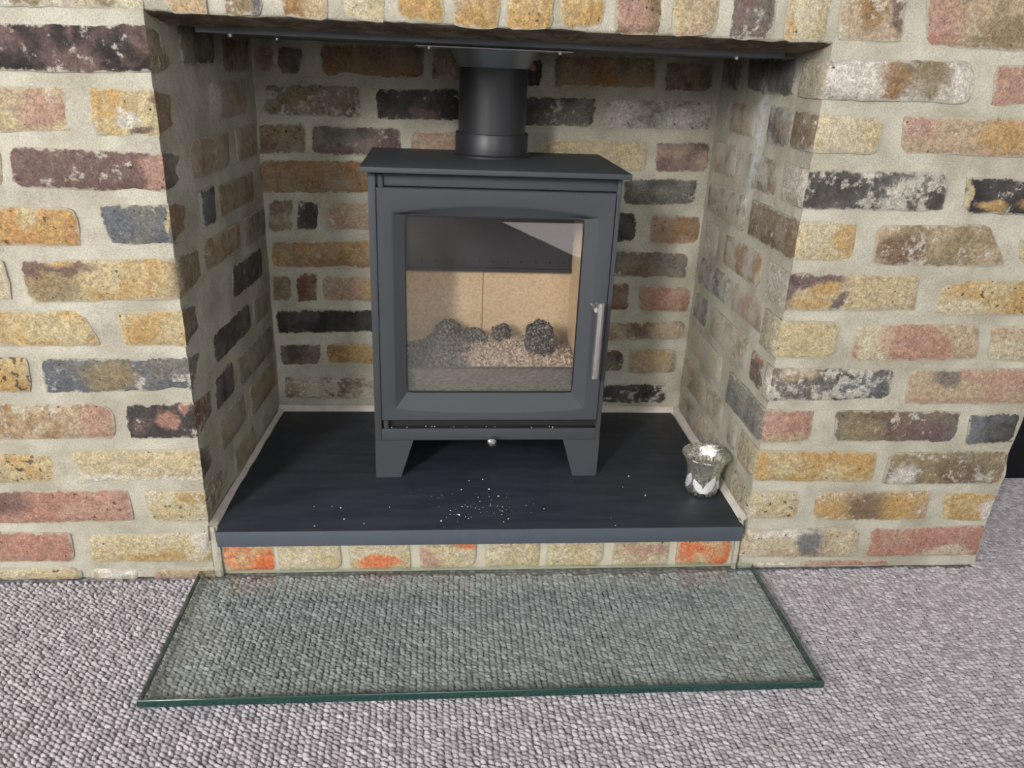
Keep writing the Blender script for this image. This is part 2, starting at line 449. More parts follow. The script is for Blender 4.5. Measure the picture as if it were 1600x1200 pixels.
# one line per brick: face, corner points TL TR BR BL in mm on that face, two clay colours, wear (w lime bloom, d iron spots),
# s = colour and length of the face it shows round the corner, p = colour patch (centre, radii in brick lengths, colour)
BRICKS = """
LF -220,824,0,831,0,775,-232,768 K M w3 d1 s=L,100 p=.1,.8,.14,.5,M
LF -208,880,0,886,0,849,-216,843 C W w3 s=T,100 p=.35,.2,.1,.3,L p=.78,.3,.09,.3,L
LF -236,750,-113,754,-115,700,-248,695 T y w2 d1 p=.78,.5,.22,.5,P
LF -84,756,0,755,0,697,-84,695 y Y w4 d1 s=A,205 p=.55,.35,.2,.16,W p=.95,.8,.1,.2,M p=.7,.1,.2,.12,M
LF -196,679,0,676,0,624,-199,625 M M w2 d2 s=V,86 p=.95,.5,.1,.5,P
LF -251,679,-207,679,-210,625,-263,624 T y w1
LF -268,601,-123,600,-125,548,-280,546 Y O w1 d2 p=.6,.8,.12,.3,y
LF -94,606,0,609,0,552,-86,552 b G w2 d1 s=A,110 p=.98,.6,.07,.4,y
LF -284,528,-228,528,-231,471,-297,468 C y w1 d2
LF -211,526,0,534,0,476,-208,466 y Y d1 s=L,105 p=.16,.45,.24,.5,L p=.3,.85,.2,.12,M p=.08,.8,.09,.25,M p=.97,.5,.05,.5,T
LF -300,454,-141,456,-120,404,-312,399 Y y d1
LF -95,455,0,458,0,403,-90,404 Y y d1 w1 s=B,222 p=.85,.45,.18,.5,y
LF -315,383,-226,384,-231,330,-327,328 Y y d4
LF -209,382,0,386,0,333,-212,327 G b w3 s=b,98 p=.45,.5,.2,.6,L p=.05,.6,.12,.6,b
LF -331,310,-124,310,-120,254,-344,251 T A w3 d1 p=.9,.4,.14,.7,P p=.1,.7,.22,.4,T
LF -102,310,0,314,0,254,-103,253 D M w3 s=J,88 p=.58,.6,.16,.3,R p=.88,.9,.12,.14,R p=.1,.8,.2,.3,D
LF -348,230,-218,230,-223,177,-360,178 y Y d4
LF -191,233,0,234,0,177,-193,177 C y w3 s=D,92 p=.5,.1,.5,.12,W p=.75,.55,.2,.3,y
LF -363,162,-119,164,-116,108,-376,102 P R d2 p=.15,.7,.3,.4,M
LF -96,164,0,162,0,106,-90,106 C y w4 d2 s=L,126 p=.8,.85,.25,.2,Y
LF -378,90,-216,86,-218,33,-391,34 R P d2 w1 p=.85,.5,.25,.6,R
LF -189,83,0,88,0,27,-196,29 y C w2 d1 s=y,20 p=.5,.2,.3,.2,Y p=.93,.7,.12,.4,W
LF -393,22,-210,19,-213,-2,-398,0 y C d2
LF -198,17,-123,16,-126,-4,-201,-3 C W w1
LF -98,16,0,16,0,-5,-100,-3 P T w1 s=T,20
RF 888,929,979,933,986,852,896,851 T C w4 p=.45,.45,.22,.3,A p=.88,.5,.18,.4,M
RF 1006,934,1189,935,1218,848,1019,848 T L w2 p=.12,.35,.15,.5,P p=.05,.05,.08,.2,R
RF 887,827,1096,833,1107,778,887,776 G W w4 d1 s=C,82 p=.45,.55,.14,.6,A p=.15,.6,.2,.5,W p=.7,.6,.15,.6,L
RF 1130,830,1224,831,1242,778,1134,776 P T w2
RF 887,758,986,755,987,706,887,705 C y w2 s=B,81 p=.85,.5,.2,.4,y
RF 1011,758,1247,762,1265,707,1019,708 T P w2 d1 p=.65,.5,.2,.5,Y
RF 887,681,1100,683,1106,628,887,626 G D w5 s=W,85 p=.2,.6,.25,.5,D
RF 1128,677,1275,678,1293,624,1135,627 K D w4 p=.02,.5,.06,.6,y p=.3,.2,.14,.2,Y p=.75,.25,.2,.2,Y
RF 887,608,981,609,986,551,887,550 y C w3 s=B,194 p=.85,.6,.22,.5,Y
RF 1008,604,1185,610,1226,548,1012,544 T L w3 p=.2,.4,.2,.4,B
RF 1237,589,1304,590,1317,550,1244,551 C y d2
RF 887,530,1096,532,1100,475,887,472 T y w3 d1 s=W,84 p=.02,.6,.07,.6,V p=.2,.85,.25,.2,V p=.22,.2,.16,.2,Y p=.42,.2,.05,.25,V p=.28,.6,.12,.2,Y
RF 1129,523,1325,526,1330,471,1131,467 y Y d3 p=.2,.2,.25,.3,C
RF 887,456,982,455,985,396,887,395 y C s=C,68 p=.5,.5,.5,.5,y
RF 1006,451,1215,455,1223,396,1013,390 T C w2 p=.45,.5,.22,.8,R p=.7,.3,.1,.5,R p=.02,.2,.05,.4,R
RF 1233,452,1330,452,1330,391,1242,396 C T w2
RF 887,378,1090,377,1094,324,887,320 G D w5 s=W,28 p=.2,.85,.2,.25,T p=.75,.4,.2,.4,b
RF 1117,377,1330,382,1330,318,1118,317 T P w1 p=.3,.8,.12,.3,G
RF 887,305,972,305,973,250,887,247 R P w1 s=b,171 p=.5,.1,.5,.25,T
RF 1007,305,1223,303,1228,245,1012,250 B G w3 p=.2,.4,.2,.5,L p=.7,.4,.25,.5,M
RF 1240,297,1330,302,1330,247,1246,242 b D w1 e
RF 887,233,1097,228,1099,171,887,176 Y y d1 s=y,82
RF 1117,228,1330,233,1330,167,1115,168 L G w4 e p=.15,.3,.12,.4,W p=.6,.4,.2,.4,B
RF 887,154,974,155,981,100,887,101 C y w2 d3 s=C,88
RF 1002,153,1208,154,1214,95,1007,97 T Y w3 d1 p=.1,.5,.18,.4,Y p=.45,.5,.2,.6,B p=.75,.5,.2,.5,Y
RF 1231,151,1330,148,1330,92,1243,93 Y y w1 d1 e p=.95,.45,.18,.4,W
RF 887,80,1098,80,1104,19,887,25 C T w2 d2 s=C,20 p=.58,.5,.12,.6,b p=.3,.9,.3,.15,W
RF 1117,79,1330,83,1330,21,1122,19 R P w2 e p=.7,.15,.25,.2,C
RF 1005,14,1166,12,1168,2,1002,3 R P
RF 887,12,988,13,990,4,887,4 C W s=C,20
BK 27,817,66,817,60,770,23,770 P B
BK 70,813,113,815,108,769,67,769 M D
BK 143,820,335,826,330,771,146,766 A B d2 w1
BK 347,818,424,821,425,770,347,770 D T w2
BK 521,812,555,813,555,763,524,764 K D w2 p=.4,.7,.3,.2,O
BK 574,822,770,822,771,770,577,766 A L d1 w1
BK 788,819,880,817,882,768,789,766 B L
BK 40,749,218,756,217,697,36,696 L G w5 d3
BK 242,750,425,757,426,698,243,696 K D w2 p=.5,.15,.15,.2,M
BK 498,744,659,750,661,694,500,693 D G w2
BK 675,747,888,751,889,697,677,695 G W w5 d2
BK 25,677,113,685,109,629,21,626 B L d3 w2
BK 123,681,287,681,286,630,120,627 M V w2 p=.45,.7,.3,.3,D
BK 305,678,427,680,428,627,305,626 P T w2 d1
BK 560,672,767,671,768,615,561,617 y T w2
BK 784,670,895,676,893,617,789,615 M P w1 d1
BK 21,614,238,619,236,558,16,552 A L d1
BK 727,599,879,604,880,553,731,547 D G w2 d2
BK 33,540,80,542,73,479,26,478 B T
BK 85,542,127,539,124,483,83,482 D G w4 d3
BK 145,539,304,538,303,485,140,486 T P w3
BK 701,531,761,535,764,475,706,473 K D
BK 788,530,893,530,896,472,793,470 A P d3 w1
BK 32,458,303,467,303,409,28,406 A Y d1 w1
BK 707,455,880,453,879,400,712,401 B G w2 d2
BK 27,388,67,389,64,338,25,337 D L
BK 75,394,117,395,114,339,74,335 J B
BK 128,393,302,391,302,339,125,339 T P w2 p=.55,.4,.15,.5,Y
BK 700,387,761,386,763,327,705,329 J B w2 d2
BK 782,383,892,382,894,326,785,327 R A w1 d1
BK 32,317,302,323,301,275,28,266 K D w1
BK 707,299,891,306,890,265,711,257 B T w2 d2 p=.8,.5,.2,.5,T
BK 31,241,115,244,115,196,31,195 B D w1
BK 126,245,301,244,301,200,129,202 Y A
BK 699,237,762,237,766,190,702,189 B D w3
BK 773,242,878,239,880,185,777,184 T L w2 p=.6,.6,.3,.4,Y
BK 38,169,300,171,300,118,35,121 B C w5
BK 705,156,866,160,868,113,709,110 D K w5
JL 114,833,260,832,251,784,109,784 D L w2
JL 292,825,441,822,426,770,288,772 J B
JL 215,759,405,760,397,703,209,701 T L p=.1,.5,.15,.6,W
JL 100,683,287,681,271,626,101,627 T A w2
JL 322,682,448,681,445,627,318,627 T L
JL 119,608,189,607,187,550,126,551 D b
JL 206,603,396,601,395,550,209,551 A L w1
JL 116,532,297,530,294,482,117,485 T A
JL 327,528,452,528,452,476,324,476 G L
JL 243,463,416,460,412,403,229,407 K D w1
JL 115,383,314,379,313,328,110,330 K D w2
JL 338,375,449,372,444,320,335,323 T L
JL 99,312,192,311,188,255,97,255 V K
JL 221,301,441,294,444,239,221,245 L G
JL 100,233,236,231,237,176,99,178 L T
JL 268,223,440,219,442,162,269,167 L Y
JL 151,150,275,147,274,99,152,101 L T
JR 356,830,452,830,452,772,344,773 B D
JR 111,828,323,828,313,772,109,775 D b
JR 94,759,189,758,183,701,85,702 B D w1
JR 254,756,401,754,400,701,248,704 A T p=.9,.5,.15,.7,W
JR 315,682,445,680,443,621,310,625 L T w1
JR 109,681,248,678,243,622,108,625 B A d4 w3
JR 229,607,449,602,445,547,221,549 G C w5 d2
JR 351,530,436,528,427,468,349,469 W C
JR 117,529,312,528,304,471,116,474 A Y w1
JR 249,457,432,455,437,400,249,402 G b w4
JR 79,458,221,457,225,406,77,409 P L w2
JR 349,383,444,382,445,326,345,326 b G w1
JR 118,384,322,382,320,327,113,325 L C w4
JR 40,375,98,376,94,323,30,323 D R w5
JR 226,308,434,308,432,252,226,252 y C w2 d1
JR 188,237,452,231,452,170,187,177 T L w3
JR 106,230,155,230,151,174,102,175 G P w2
JR 159,164,448,159,440,106,167,109 T G w2
LT 24,1060,76,1060,76,845,24,847 Y T d1 w1
LT 94,1060,142,1060,142,848,94,845 L B w2 p=.9,.2,.2,.3,b
LT 168,1060,224,1060,224,845,168,847 y P w2 p=.2,.3,.3,.5,A
LT 243,1060,295,1060,295,844,243,850 y C w2 d1
LT 310,1060,369,1060,369,847,310,851 Y y w2
LT 380,1060,441,1060,441,844,380,845 Y T d2 w1
LT 449,1060,510,1060,510,847,449,845 Y y d2 w1
LT 518,1060,576,1060,576,855,518,850 Y y d1 w1
LT 591,1060,651,1060,651,846,591,846 L B w3 d2 p=.4,.1,.5,.12,P
LT 667,1060,728,1060,728,852,667,845 T y w2
LT 745,1060,805,1060,805,847,745,846 G M w3 p=.6,.7,.25,.2,y p=.3,.8,.2,.2,G
LT 819,1060,879,1060,879,847,819,846 y C w1 d1 p=.1,.5,.15,.6,Y
HB 13,64,95,64,95,6,13,6 Q y p=.7,.95,.5,.2,y
HB 101,64,203,64,203,6,101,6 C y
HB 217,64,318,64,318,6,217,6 C y p=.5,.3,.4,.25,Q
HB 334,64,428,64,428,6,334,6 C y p=.12,.4,.2,.5,P p=.8,.9,.3,.15,Q
HB 444,64,539,64,539,6,444,6 C y
HB 548,64,648,64,648,6,548,6 C y
HB 665,64,763,64,763,6,665,6 C T p=.6,.6,.4,.2,P
HB 776,64,872,64,872,6,776,6 Q y p=.5,.95,.5,.15,y
""".strip().splitlines()
hearth_plinth = empty('hearth_plinth', (0.4435, 0.2, 0.0), 'low plinth of orange and buff brick ends under the dark slate slab', 'plinth')
WALLS = {'LF': (wall_left, f_front), 'RF': (wall_right, f_front), 'LT': (wall_top, f_front), 'BK': (wall_back, f_back),
         'JL': (wall_left, f_jl), 'JR': (wall_right, f_jr), 'HB': (hearth_plinth, None)}
HP = hearth_plinth.location.copy()
def f_plinth(u, v, w): return Vector((u, 0.004 - w, v)) - HP
for line in BRICKS:
    t = line.split()
    pl = t[0]; q = [float(a) / 1000.0 for a in t[1].split(',')]
    quad = [(q[0], q[1]), (q[2], q[3]), (q[4], q[5]), (q[6], q[7])]
    wh = dk = 0; side = None; patches = []
    for o in t[4:]:
        if o.startswith('w'): wh = int(o[1:])
        elif o.startswith('d'): dk = int(o[1:])
        elif o.startswith('s='):
            a, b = o[2:].split(','); side = (a, float(b) / 1000.0)
        elif o.startswith('p='):
            a = o[2:].split(','); patches.append(tuple(float(x) for x in a[:4]) + (a[4],))
    par, fr = WALLS[pl]
    if pl == 'HB': fr = f_plinth
    brick(par, fr, quad, t[2], t[3], wh, dk, patches, side, 0 if pl == 'RF' else 1,
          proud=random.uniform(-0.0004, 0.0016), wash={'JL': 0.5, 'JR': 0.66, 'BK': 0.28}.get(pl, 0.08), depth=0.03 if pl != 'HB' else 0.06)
# the same bond carried on past the frame and behind the stove
rb = random.Random(3)
codes = ['Yy', 'TP', 'GL', 'MB', 'yC', 'LT', 'AY', 'DG', 'PT']
def run(par, fr, x0, x1, k):
    zc = -0.0966 + 0.075 * k; x = x0
    while x < x1 - 0.05:
        l = min(rb.choice((0.205, 0.205, 0.1)), x1 - x)
        c = rb.choice(codes)
        if l > 0.05:
            brick(par, fr, [(x, zc + .028), (x + l, zc + .028), (x + l, zc - .028), (x, zc - .028)], c[0], c[1], rb.randint(0, 3), rb.randint(0, 2))
        x += l + 0.02
for k, xe in {2: -.41, 3: -.395, 4: -.38, 5: -.365, 6: -.345, 7: -.33, 8: -.315, 9: -.30, 10: -.28, 11: -.265, 12: -.25, 13: -.235}.items():
    run(wall_left, f_front, -0.83 + (0.11 if k % 2 else 0), xe, k)
for k in (14, 15):
    run(wall_left, f_front, -0.83 + (0.11 if k % 2 else 0), -0.012, k); run(wall_right, f_front, XR + 0.012 + (0.0 if k % 2 else 0.11), 1.325, k)
for k in range(3, 10): run(wall_back, f_back, 0.325, 0.685, k)

# ------------------------------------------------------------------ floor, carpet, room
def carpet_base():
    t = NT('carpet_backing'); pos = t.n('ShaderNodeNewGeometry').outputs['Position']
    vor = t.n('ShaderNodeTexVoronoi', {'Vector': t.n('ShaderNodeVectorMath', {0: pos, 1: (1.0, 1.25, 1.0)}, operation='MULTIPLY').outputs[0], 'Scale': 95.0, 'Randomness': 0.5})
    d = vor.outputs['Distance']
    c = t.mix(t.ramp(d, 0.1, 0.7), (0.38, 0.357, 0.38, 1), (0.15, 0.14, 0.15, 1))
    t.principled(c, 0.95, 0, 0.1, t.bump(d, 0.8, 0.004))
    t.t.nodes['Bump'].invert = True
    return t.m
bm = bmesh.new(); add_box(bm, -3.2, 3.2, -3.6, 0.62, -0.05, -0.004)
floor = link('floor', bm_mesh(bm, 'floor'), carpet_base()); floor['kind'] = 'structure'

def loop_mat():
    t = NT('carpet_yarn')
    a = t.n('ShaderNodeAttribute', attribute_name='shade').outputs['Fac']
    pos = t.n('ShaderNodeNewGeometry').outputs['Position']
    c = t.mix(a, (0.27, 0.252, 0.270, 1), (0.49, 0.462, 0.49, 1))
    fine = t.noise(pos, 900.0, 3, 0.7)
    c = t.mix(0.8, c, t.mix(t.ramp(fine, 0.3, 0.7), (0.7, 0.7, 0.7, 1), (1.25, 1.25, 1.25, 1)), 'MULTIPLY')
    t.principled(c, 0.95, 0, 0.1, t.bump(t.noise(pos, 600.0, 3), 0.6, 0.002), **{'Sheen Weight': 0.3})
    return t.m
def carpet_pile():
    rc = random.Random(11)
    # one stitch: a low elongated dome
    dome = []; seg = 7
    rings = [(1.0, 0.0), (0.86, 0.55), (0.45, 0.93)]
    fcs = []
    for (r, h) in rings:
        for k in range(seg):
            a = 2 * math.pi * k / seg; dome.append((r * math.cos(a), r * math.sin(a), h))
    dome.append((0, 0, 1.0))
    for i in range(2):
        for k in range(seg):
            fcs.append((i * seg + k, i * seg + (k + 1) % seg, (i + 1) * seg + (k + 1) % seg, (i + 1) * seg + k))
    for k in range(seg): fcs.append((2 * seg + k, 2 * seg + (k + 1) % seg, 3 * seg))
    verts = []; faces = []; shade = []
    px, py = 0.0088, 0.0069
    def stitch(x, y):
        a = -0.62 + rc.uniform(-.28, .28); lx = 0.0062 * rc.uniform(.85, 1.2); ly = 0.0030 * rc.uniform(.85, 1.25)
        h = 0.0046 * rc.uniform(.65, 1.3); ca, sa = math.cos(a), math.sin(a); b = len(verts)
        tx, ty = rc.uniform(-.15, .15), rc.uniform(-.15, .15)
        s = rc.random()
        for (u, v, w_) in dome:
            verts.append((x + u * lx * ca - v * ly * sa, y + u * lx * sa + v * ly * ca, -0.005 + w_ * h + (u * tx + v * ty) * 0.003)); shade.append(s)
        for f in fcs: faces.append(tuple(i + b for i in f))
    i = 0
    x = -0.72
    while x < 1.86:
        y = -0.60 - (i * 0.0060) % py
        ymax = 0.0 if x < 1.325 else 0.36
        while y < ymax:
            if not (-0.003 < y and x < 1.33):
                stitch(x + rc.uniform(-.001, .001) + 0.004 * math.sin(y * 9), y + rc.uniform(-.001, .001) + 0.0025 * math.sin(x * 7))
            y += py
        x += px; i += 1
    me = bpy.data.meshes.new('carpet'); me.from_pydata(verts, [], faces)
    at = me.attributes.new('shade', 'FLOAT', 'POINT'); at.data.foreach_set('value', shade)
    me.polygons.foreach_set('use_smooth', [True] * len(faces))
    return me
carpet = link('carpet', carpet_pile(), loop_mat())
tag(carpet, 'lilac grey loop pile carpet laid over the whole floor', 'carpet', kind='stuff')

ROOM = plain('painted_plaster', (0.48, 0.47, 0.46), 0.9, grain=4.0)
def room_box(name, b):
    bm = bmesh.new(); add_box(bm, *b); o = link(name, bm_mesh(bm, name), ROOM); o['kind'] = 'structure'; return o
room_box('ceiling', (-3.2, 3.2, -3.6, 0.65, CEIL, CEIL + .05))
room_box('wall_side_left', (-3.25, -3.2, -3.6, 0.65, -.05, CEIL))
room_box('wall_side_right', (3.2, 3.25, -3.6, 0.65, -.05, CEIL))
room_box('wall_rear', (-3.2, 0.43, -3.65, -3.6, -.05, CEIL)); room_box('wall_rear', (1.27, 3.2, -3.65, -3.6, -.05, CEIL))
room_box('wall_rear', (0.43, 1.27, -3.65, -3.6, -.05, 0.95)); room_box('wall_rear', (0.43, 1.27, -3.65, -3.6, 2.54, CEIL))
room_box('wall_alcove', (1.325, 3.2, 0.62, 0.65, -.05, CEIL))
room_box('wall_alcove_left', (-3.2, -2.38, 0.0, 0.05, -.05, CEIL))
UPVC = plain('window_frame_white', (0.8, 0.8, 0.8), 0.4)
def window(name, c, horiz, w_, h_, mullion=True):
    bm = bmesh.new()
    def bar(a0, a1, z0, z1):
        if horiz: add_box(bm, c[0] + a0, c[0] + a1, c[1], c[1] + .06, c[2] + z0, c[2] + z1)
        else: add_box(bm, c[0] - .06, c[0], c[1] + a0, c[1] + a1, c[2] + z0, c[2] + z1)
    W, Hh = w_ / 2, h_ / 2
    bar(-W - .06, -W, -Hh - .06, Hh + .06); bar(W, W + .06, -Hh - .06, Hh + .06)
    bar(-W, W, Hh, Hh + .06); bar(-W, W, -Hh - .06, -Hh)
    if mullion: bar(-.03, .03, -Hh, Hh)
    o = link(name, bm_mesh(bm, name), UPVC); o['kind'] = 'structure'
window('window_1', (-1.55, -3.60, 1.92), True, 0.5, 1.24, False)
window('left_fill_frame', (-3.14, -1.7, 1.5), False, 1.3, 1.2)  # unseen frame added round the left fill lamp
window('window_3', (0.85, -3.66, 1.745), True, 0.80, 1.55, False)
window('right_fill_frame', (3.18, -2.3, 1.5), False, 1.3, 1.2)  # unseen frame added round the right fill lamp

# ------------------------------------------------------------------ slate hearth
def slate():
    t = NT('slate'); v = t.obj()
    st = t.n('ShaderNodeVectorMath', {0: v, 1: (3.0, 14.0, 14.0)}, operation='MULTIPLY').outputs[0]
    n1 = t.noise(st, 3.0, 6, 0.65); n2 = t.noise(v, 9.0, 7, 0.7); n3 = t.noise(v, 400.0, 3, 0.7)
    c = t.mix(t.ramp(n1, 0.3, 0.7), (0.020, 0.0245, 0.0325, 1), (0.032, 0.039, 0.050, 1))
    c = t.mix(t.ramp(n2, 0.56, 0.8, 0.0, 0.35), c, (0.085, 0.09, 0.10, 1))
    c = t.mix(t.ramp(n3, 0.6, 0.85, 0.0, 0.25), c, (0.10, 0.105, 0.11, 1))
    r = t.ramp(n2, 0.3, 0.7, 0.42, 0.6)
    t.principled(c, r, 0, 0.3, t.bump(t.math('ADD', n1, t.math('MULTIPLY', n3, .2)), 0.25, 0.002))
    return t.m
SLATE = slate()
bm = bmesh.new(); add_box(bm, 0.0125, 0.8795, -0.0152, 0.448, 0.0675, 0.0962)
hs = bm_mesh(bm, 'hearth_slab', smooth=0.5, bevel=0.0015)
cs = Vector((0.446, 0.216, 0.0675))
hs.transform(Matrix.Translation(-cs))
hs.materials.append(SLATE); hs.materials.append(plain('pale_slate_edge', (0.070, 0.083, 0.103), 0.5, grain=30, var=0.12))  # front edge gets a paler slate tone than the top
for p in hs.polygons:
    if p.normal.y < -0.7: p.material_index = 1
hearth = link('hearth_slab', hs, SLATE, None, cs)
tag(hearth, 'dark grey slate hearth slab carrying the black stove', 'hearth')
# core and pale pointing of the plinth
bm = bmesh.new(); add_box(bm, 0.001, 0.886, 0.0085, 0.455, 0.0, 0.0655)
core = bm_mesh(bm, 'plinth_core'); core.transform(Matrix.Translation(-HP))
link('plinth_core', core, plain('plinth_mortar', (0.47, 0.44, 0.34), 0.9, grain=60, bumpd=.002), hearth_plinth)
CAULK = plain('pale_pointing', (0.56, 0.515, 0.455), 0.85, grain=40, bumpd=0.002, var=0.25)
def fillet(name, pts, h, wdt):
    """pale mortar fillet pointing the gap round the slab"""
    bm = bmesh.new()
    (ax, ay), (bx, by) = pts; n = 40
    d = (Vector((bx, by)) - Vector((ax, ay))).normalized(); nx, ny = -d.y, d.x
    prev = None
    for i in range(n + 1):
        x = ax + (bx - ax) * i / n; y = ay + (by - ay) * i / n
        k = 0.85 + 0.18 * mn.noise(Vector((x * 30, y * 30, 0.5)))
        ring = [bm.verts.new((x + nx * wdt * k, y + ny * wdt * k, 0.0955)), bm.verts.new((x + nx * wdt * .55 * k, y + ny * wdt * .55 * k, 0.0966 + h * .35 * k)),
                bm.verts.new((x - nx * .002, y - ny * .002, 0.0962 + h * k)), bm.verts.new((x - nx * .004, y - ny * .004, 0.07)), bm.verts.new((x + nx * wdt * .9, y + ny * wdt * .9, 0.07))]
        if prev:
            for a in range(5): bm.faces.new((prev[a], prev[(a + 1) % 5], ring[(a + 1) % 5], ring[a]))
        prev = ring
    o = link(name, bm_mesh(bm, name, smooth=0.9), CAULK); o['kind'] = 'structure'
fillet('trim_1', [(0.0265, 0.4535), (0.0, -0.004)], 0.007, 0.0095)
fillet('trim_2', [(XR, -0.002), (XR + .0075, 0.4535)], 0.010, 0.0105)
fillet('trim_3', [(XR, 0.459), (0.02, 0.459)], 0.010, 0.012)

for nm, x0, x1 in (('trim_4', 0.0005, 0.0120), ('trim_5', 0.8785, 0.8865)):
    bm = bmesh.new(); n = 14; prev = None
    for i in range(n + 1):
        z = 0.001 + 0.098 * i / n; k = 0.0022 * mn.noise(Vector((x0 * 9, 2.0, z * 60)))
        row = [bm.verts.new((x0 - .001, 0.010, z)), bm.verts.new((x0 - .002, 0.0005 + k, z)), bm.verts.new(((x0 + x1) / 2, -0.0025 + k, z)), bm.verts.new((x1 - .0005, 0.0005 + k * .6, z)), bm.verts.new((x1, 0.012, z))]
        if prev:
            for a in range(4): bm.faces.new((prev[a], prev[a + 1], row[a + 1], row[a]))
        else: first = row
        prev = row
    bm.faces.new(prev); bm.faces.new(first[::-1])
    o = link(nm, bm_mesh(bm, nm, smooth=0.9), MORTAR); o['kind'] = 'structure'

# ------------------------------------------------------------------ register plate closing the chimney
STEEL = plain('plate_dark_steel', (0.075, 0.082, 0.09), 0.5, 0.4, grain=30.0)
SILVER = plain('galvanised_steel', (0.62, 0.64, 0.66), 0.32, 1.0, grain=30.0)
reg = empty('register_plate', (0.45, 0.27, 0.827), 'dark steel register plate closing the chimney above the stove', 'plate')
def rel(me, o): me.transform(Matrix.Translation(-o.location)); return me
bm = bmesh.new(); add_box(bm, 0.034, 0.875, 0.088, 0.456, 0.8265, 0.8285); add_box(bm, 0.034, 0.86, 0.084, 0.0885, 0.8265, 0.838)
link('plate', rel(bm_mesh(bm, 'plate'), reg), STEEL, reg)
bm = bmesh.new(); add_box(bm, 0.3245, 0.577, 0.25, 0.452, 0.8232, 0.8247)
cp = link('closure_plate', rel(bm_mesh(bm, 'closure_plate'), reg), SILVER, reg); cp['label'] = 'bright galvanised closure plate round the flue'
for (x, y, z) in ((0.345, 0.262, 0.8232), (0.557, 0.262, 0.8232), (0.072, 0.115, 0.8265), (0.80, 0.115, 0.8265), (0.10, 0.30, 0.8265)):
    bm = bmesh.new(); add_lathe(bm, [(0.0006, -0.0045), (0.0028, -0.004), (0.0036, -0.002), (0.0036, 0.0004)], 12, (x, y, z))
    link('screw', rel(bm_mesh(bm, 'screw', smooth=0.8), reg), SILVER, reg)

# ------------------------------------------------------------------ flue
BLACK = plain('flue_black_enamel', (0.022, 0.023, 0.026), 0.42, 0.0, 0.5, grain=60)
FX, FY = 0.4555, 0.353
flue = empty('flue_pipe', (FX, FY, 0.648), 'matt black round flue pipe rising from the stove top', 'flue pipe')
bm = bmesh.new(); add_lathe(bm, [(0.0595, 0.035), (0.0595, 0.152)], 64)
link('pipe', bm_mesh(bm, 'pipe', smooth=0.6), BLACK, flue)
bm = bmesh.new(); add_lathe(bm, [(0.069, 0.0), (0.069, 0.004), (0.0650, 0.0065), (0.0650, 0.039), (0.0640, 0.0405), (0.0590, 0.0405)], 64)
link('collar', bm_mesh(bm, 'collar', smooth=0.6), BLACK, flue)
bm = bmesh.new(); add_lathe(bm, [(0.0600, 0.147), (0.0615, 0.1475), (0.0755, 0.1748), (0.074, 0.1748)], 64)
cone = link('cone', bm_mesh(bm, 'cone', smooth=0.6), plain('brushed_grey_steel', (0.30, 0.33, 0.36), 0.38, 0.9, grain=60), flue)
cone['label'] = 'grey steel cone adaptor'

# ------------------------------------------------------------------ the stove
def stove_paint():
    t = NT('stove_paint'); v = t.obj()
    n = t.noise(v, 6.0, 3); f = t.noise(v, 900.0, 2, 0.6)
    c = t.mix(n, (0.046, 0.051, 0.058, 1), (0.056, 0.062, 0.070, 1))
    t.principled(c, 0.60, 0.0, 0.35, t.bump(f, 0.12, 0.0008))
    return t.m
PAINT = stove_paint()
DARKIN = plain('soot_shade_steel', (0.018, 0.018, 0.019), 0.6, 0.0, 0.4, grain=20)
stove = empty('wood_burning_stove', (0.455, 0.1625, 0.0962), 'matt charcoal wood burning stove with glazed door standing on the slate', 'stove', rz=math.radians(0.6))
def spart(name, bm_or_me, mat, label=None, bevel=None, parent=None):
    me = bm_mesh(bm_or_me, name, smooth=0.5, bevel=bevel) if isinstance(bm_or_me, bmesh.types.BMesh) else bm_or_me
    o = link(name, me, mat, parent or stove)
    if label: o['label'] = label
    return o
# body shell
bm = bmesh.new()
add_box(bm, -0.2035, -0.1915, 0.0, 0.255, 0.066, 0.5415)      # left side
add_box(bm, 0.1955, 0.2035, 0.0, 0.255, 0.066, 0.5415)        # right side
add_box(bm, -0.192, 0.196, 0.247, 0.255, 0.074, 0.5415)       # back
add_box(bm, -0.192, 0.196, 0.006, 0.022, 0.521, 0.5405)       # band over the door
add_box(bm, -0.192, 0.196, 0.001, 0.250, 0.074, 0.0968)       # apron and floor
add_box(bm, -0.192, 0.196, 0.016, 0.024, 0.0968, 0.125)       # back of the ash slot
spart('body', bm, PAINT, bevel=0.0016)
# apron joins the legs
for sx in (-1, 1):
    for front in (1, 0):
        bm = bmesh.new()
        w0, w1 = (0.045, 0.0675) if front else (0.045, 0.0675)
        xo = -0.2035 if sx < 0 else 0.2035
        s = 1 if sx < 0 else -1
        y0, y1 = (-0.0005, 0.006) if front else (0.248, 0.2545)
        add_prism(bm, [(xo, 0.0), (xo + s * w0, 0.0), (xo + s * w1, 0.0745), (xo, 0.0745)], 'y', y0, y1)
        ya, yb, yc = (0.0, 0.045, 0.0675) if front else (0.254, 0.209, 0.1865)
        xa, xb = (xo, xo + s * 0.006)
        add_prism(bm, [(ya, 0.0), (yb, 0.0), (yc, 0.0745), (ya, 0.0745)], 'x', min(xa, xb), max(xa, xb))
        spart('leg', bm, PAINT, bevel=0.0008)
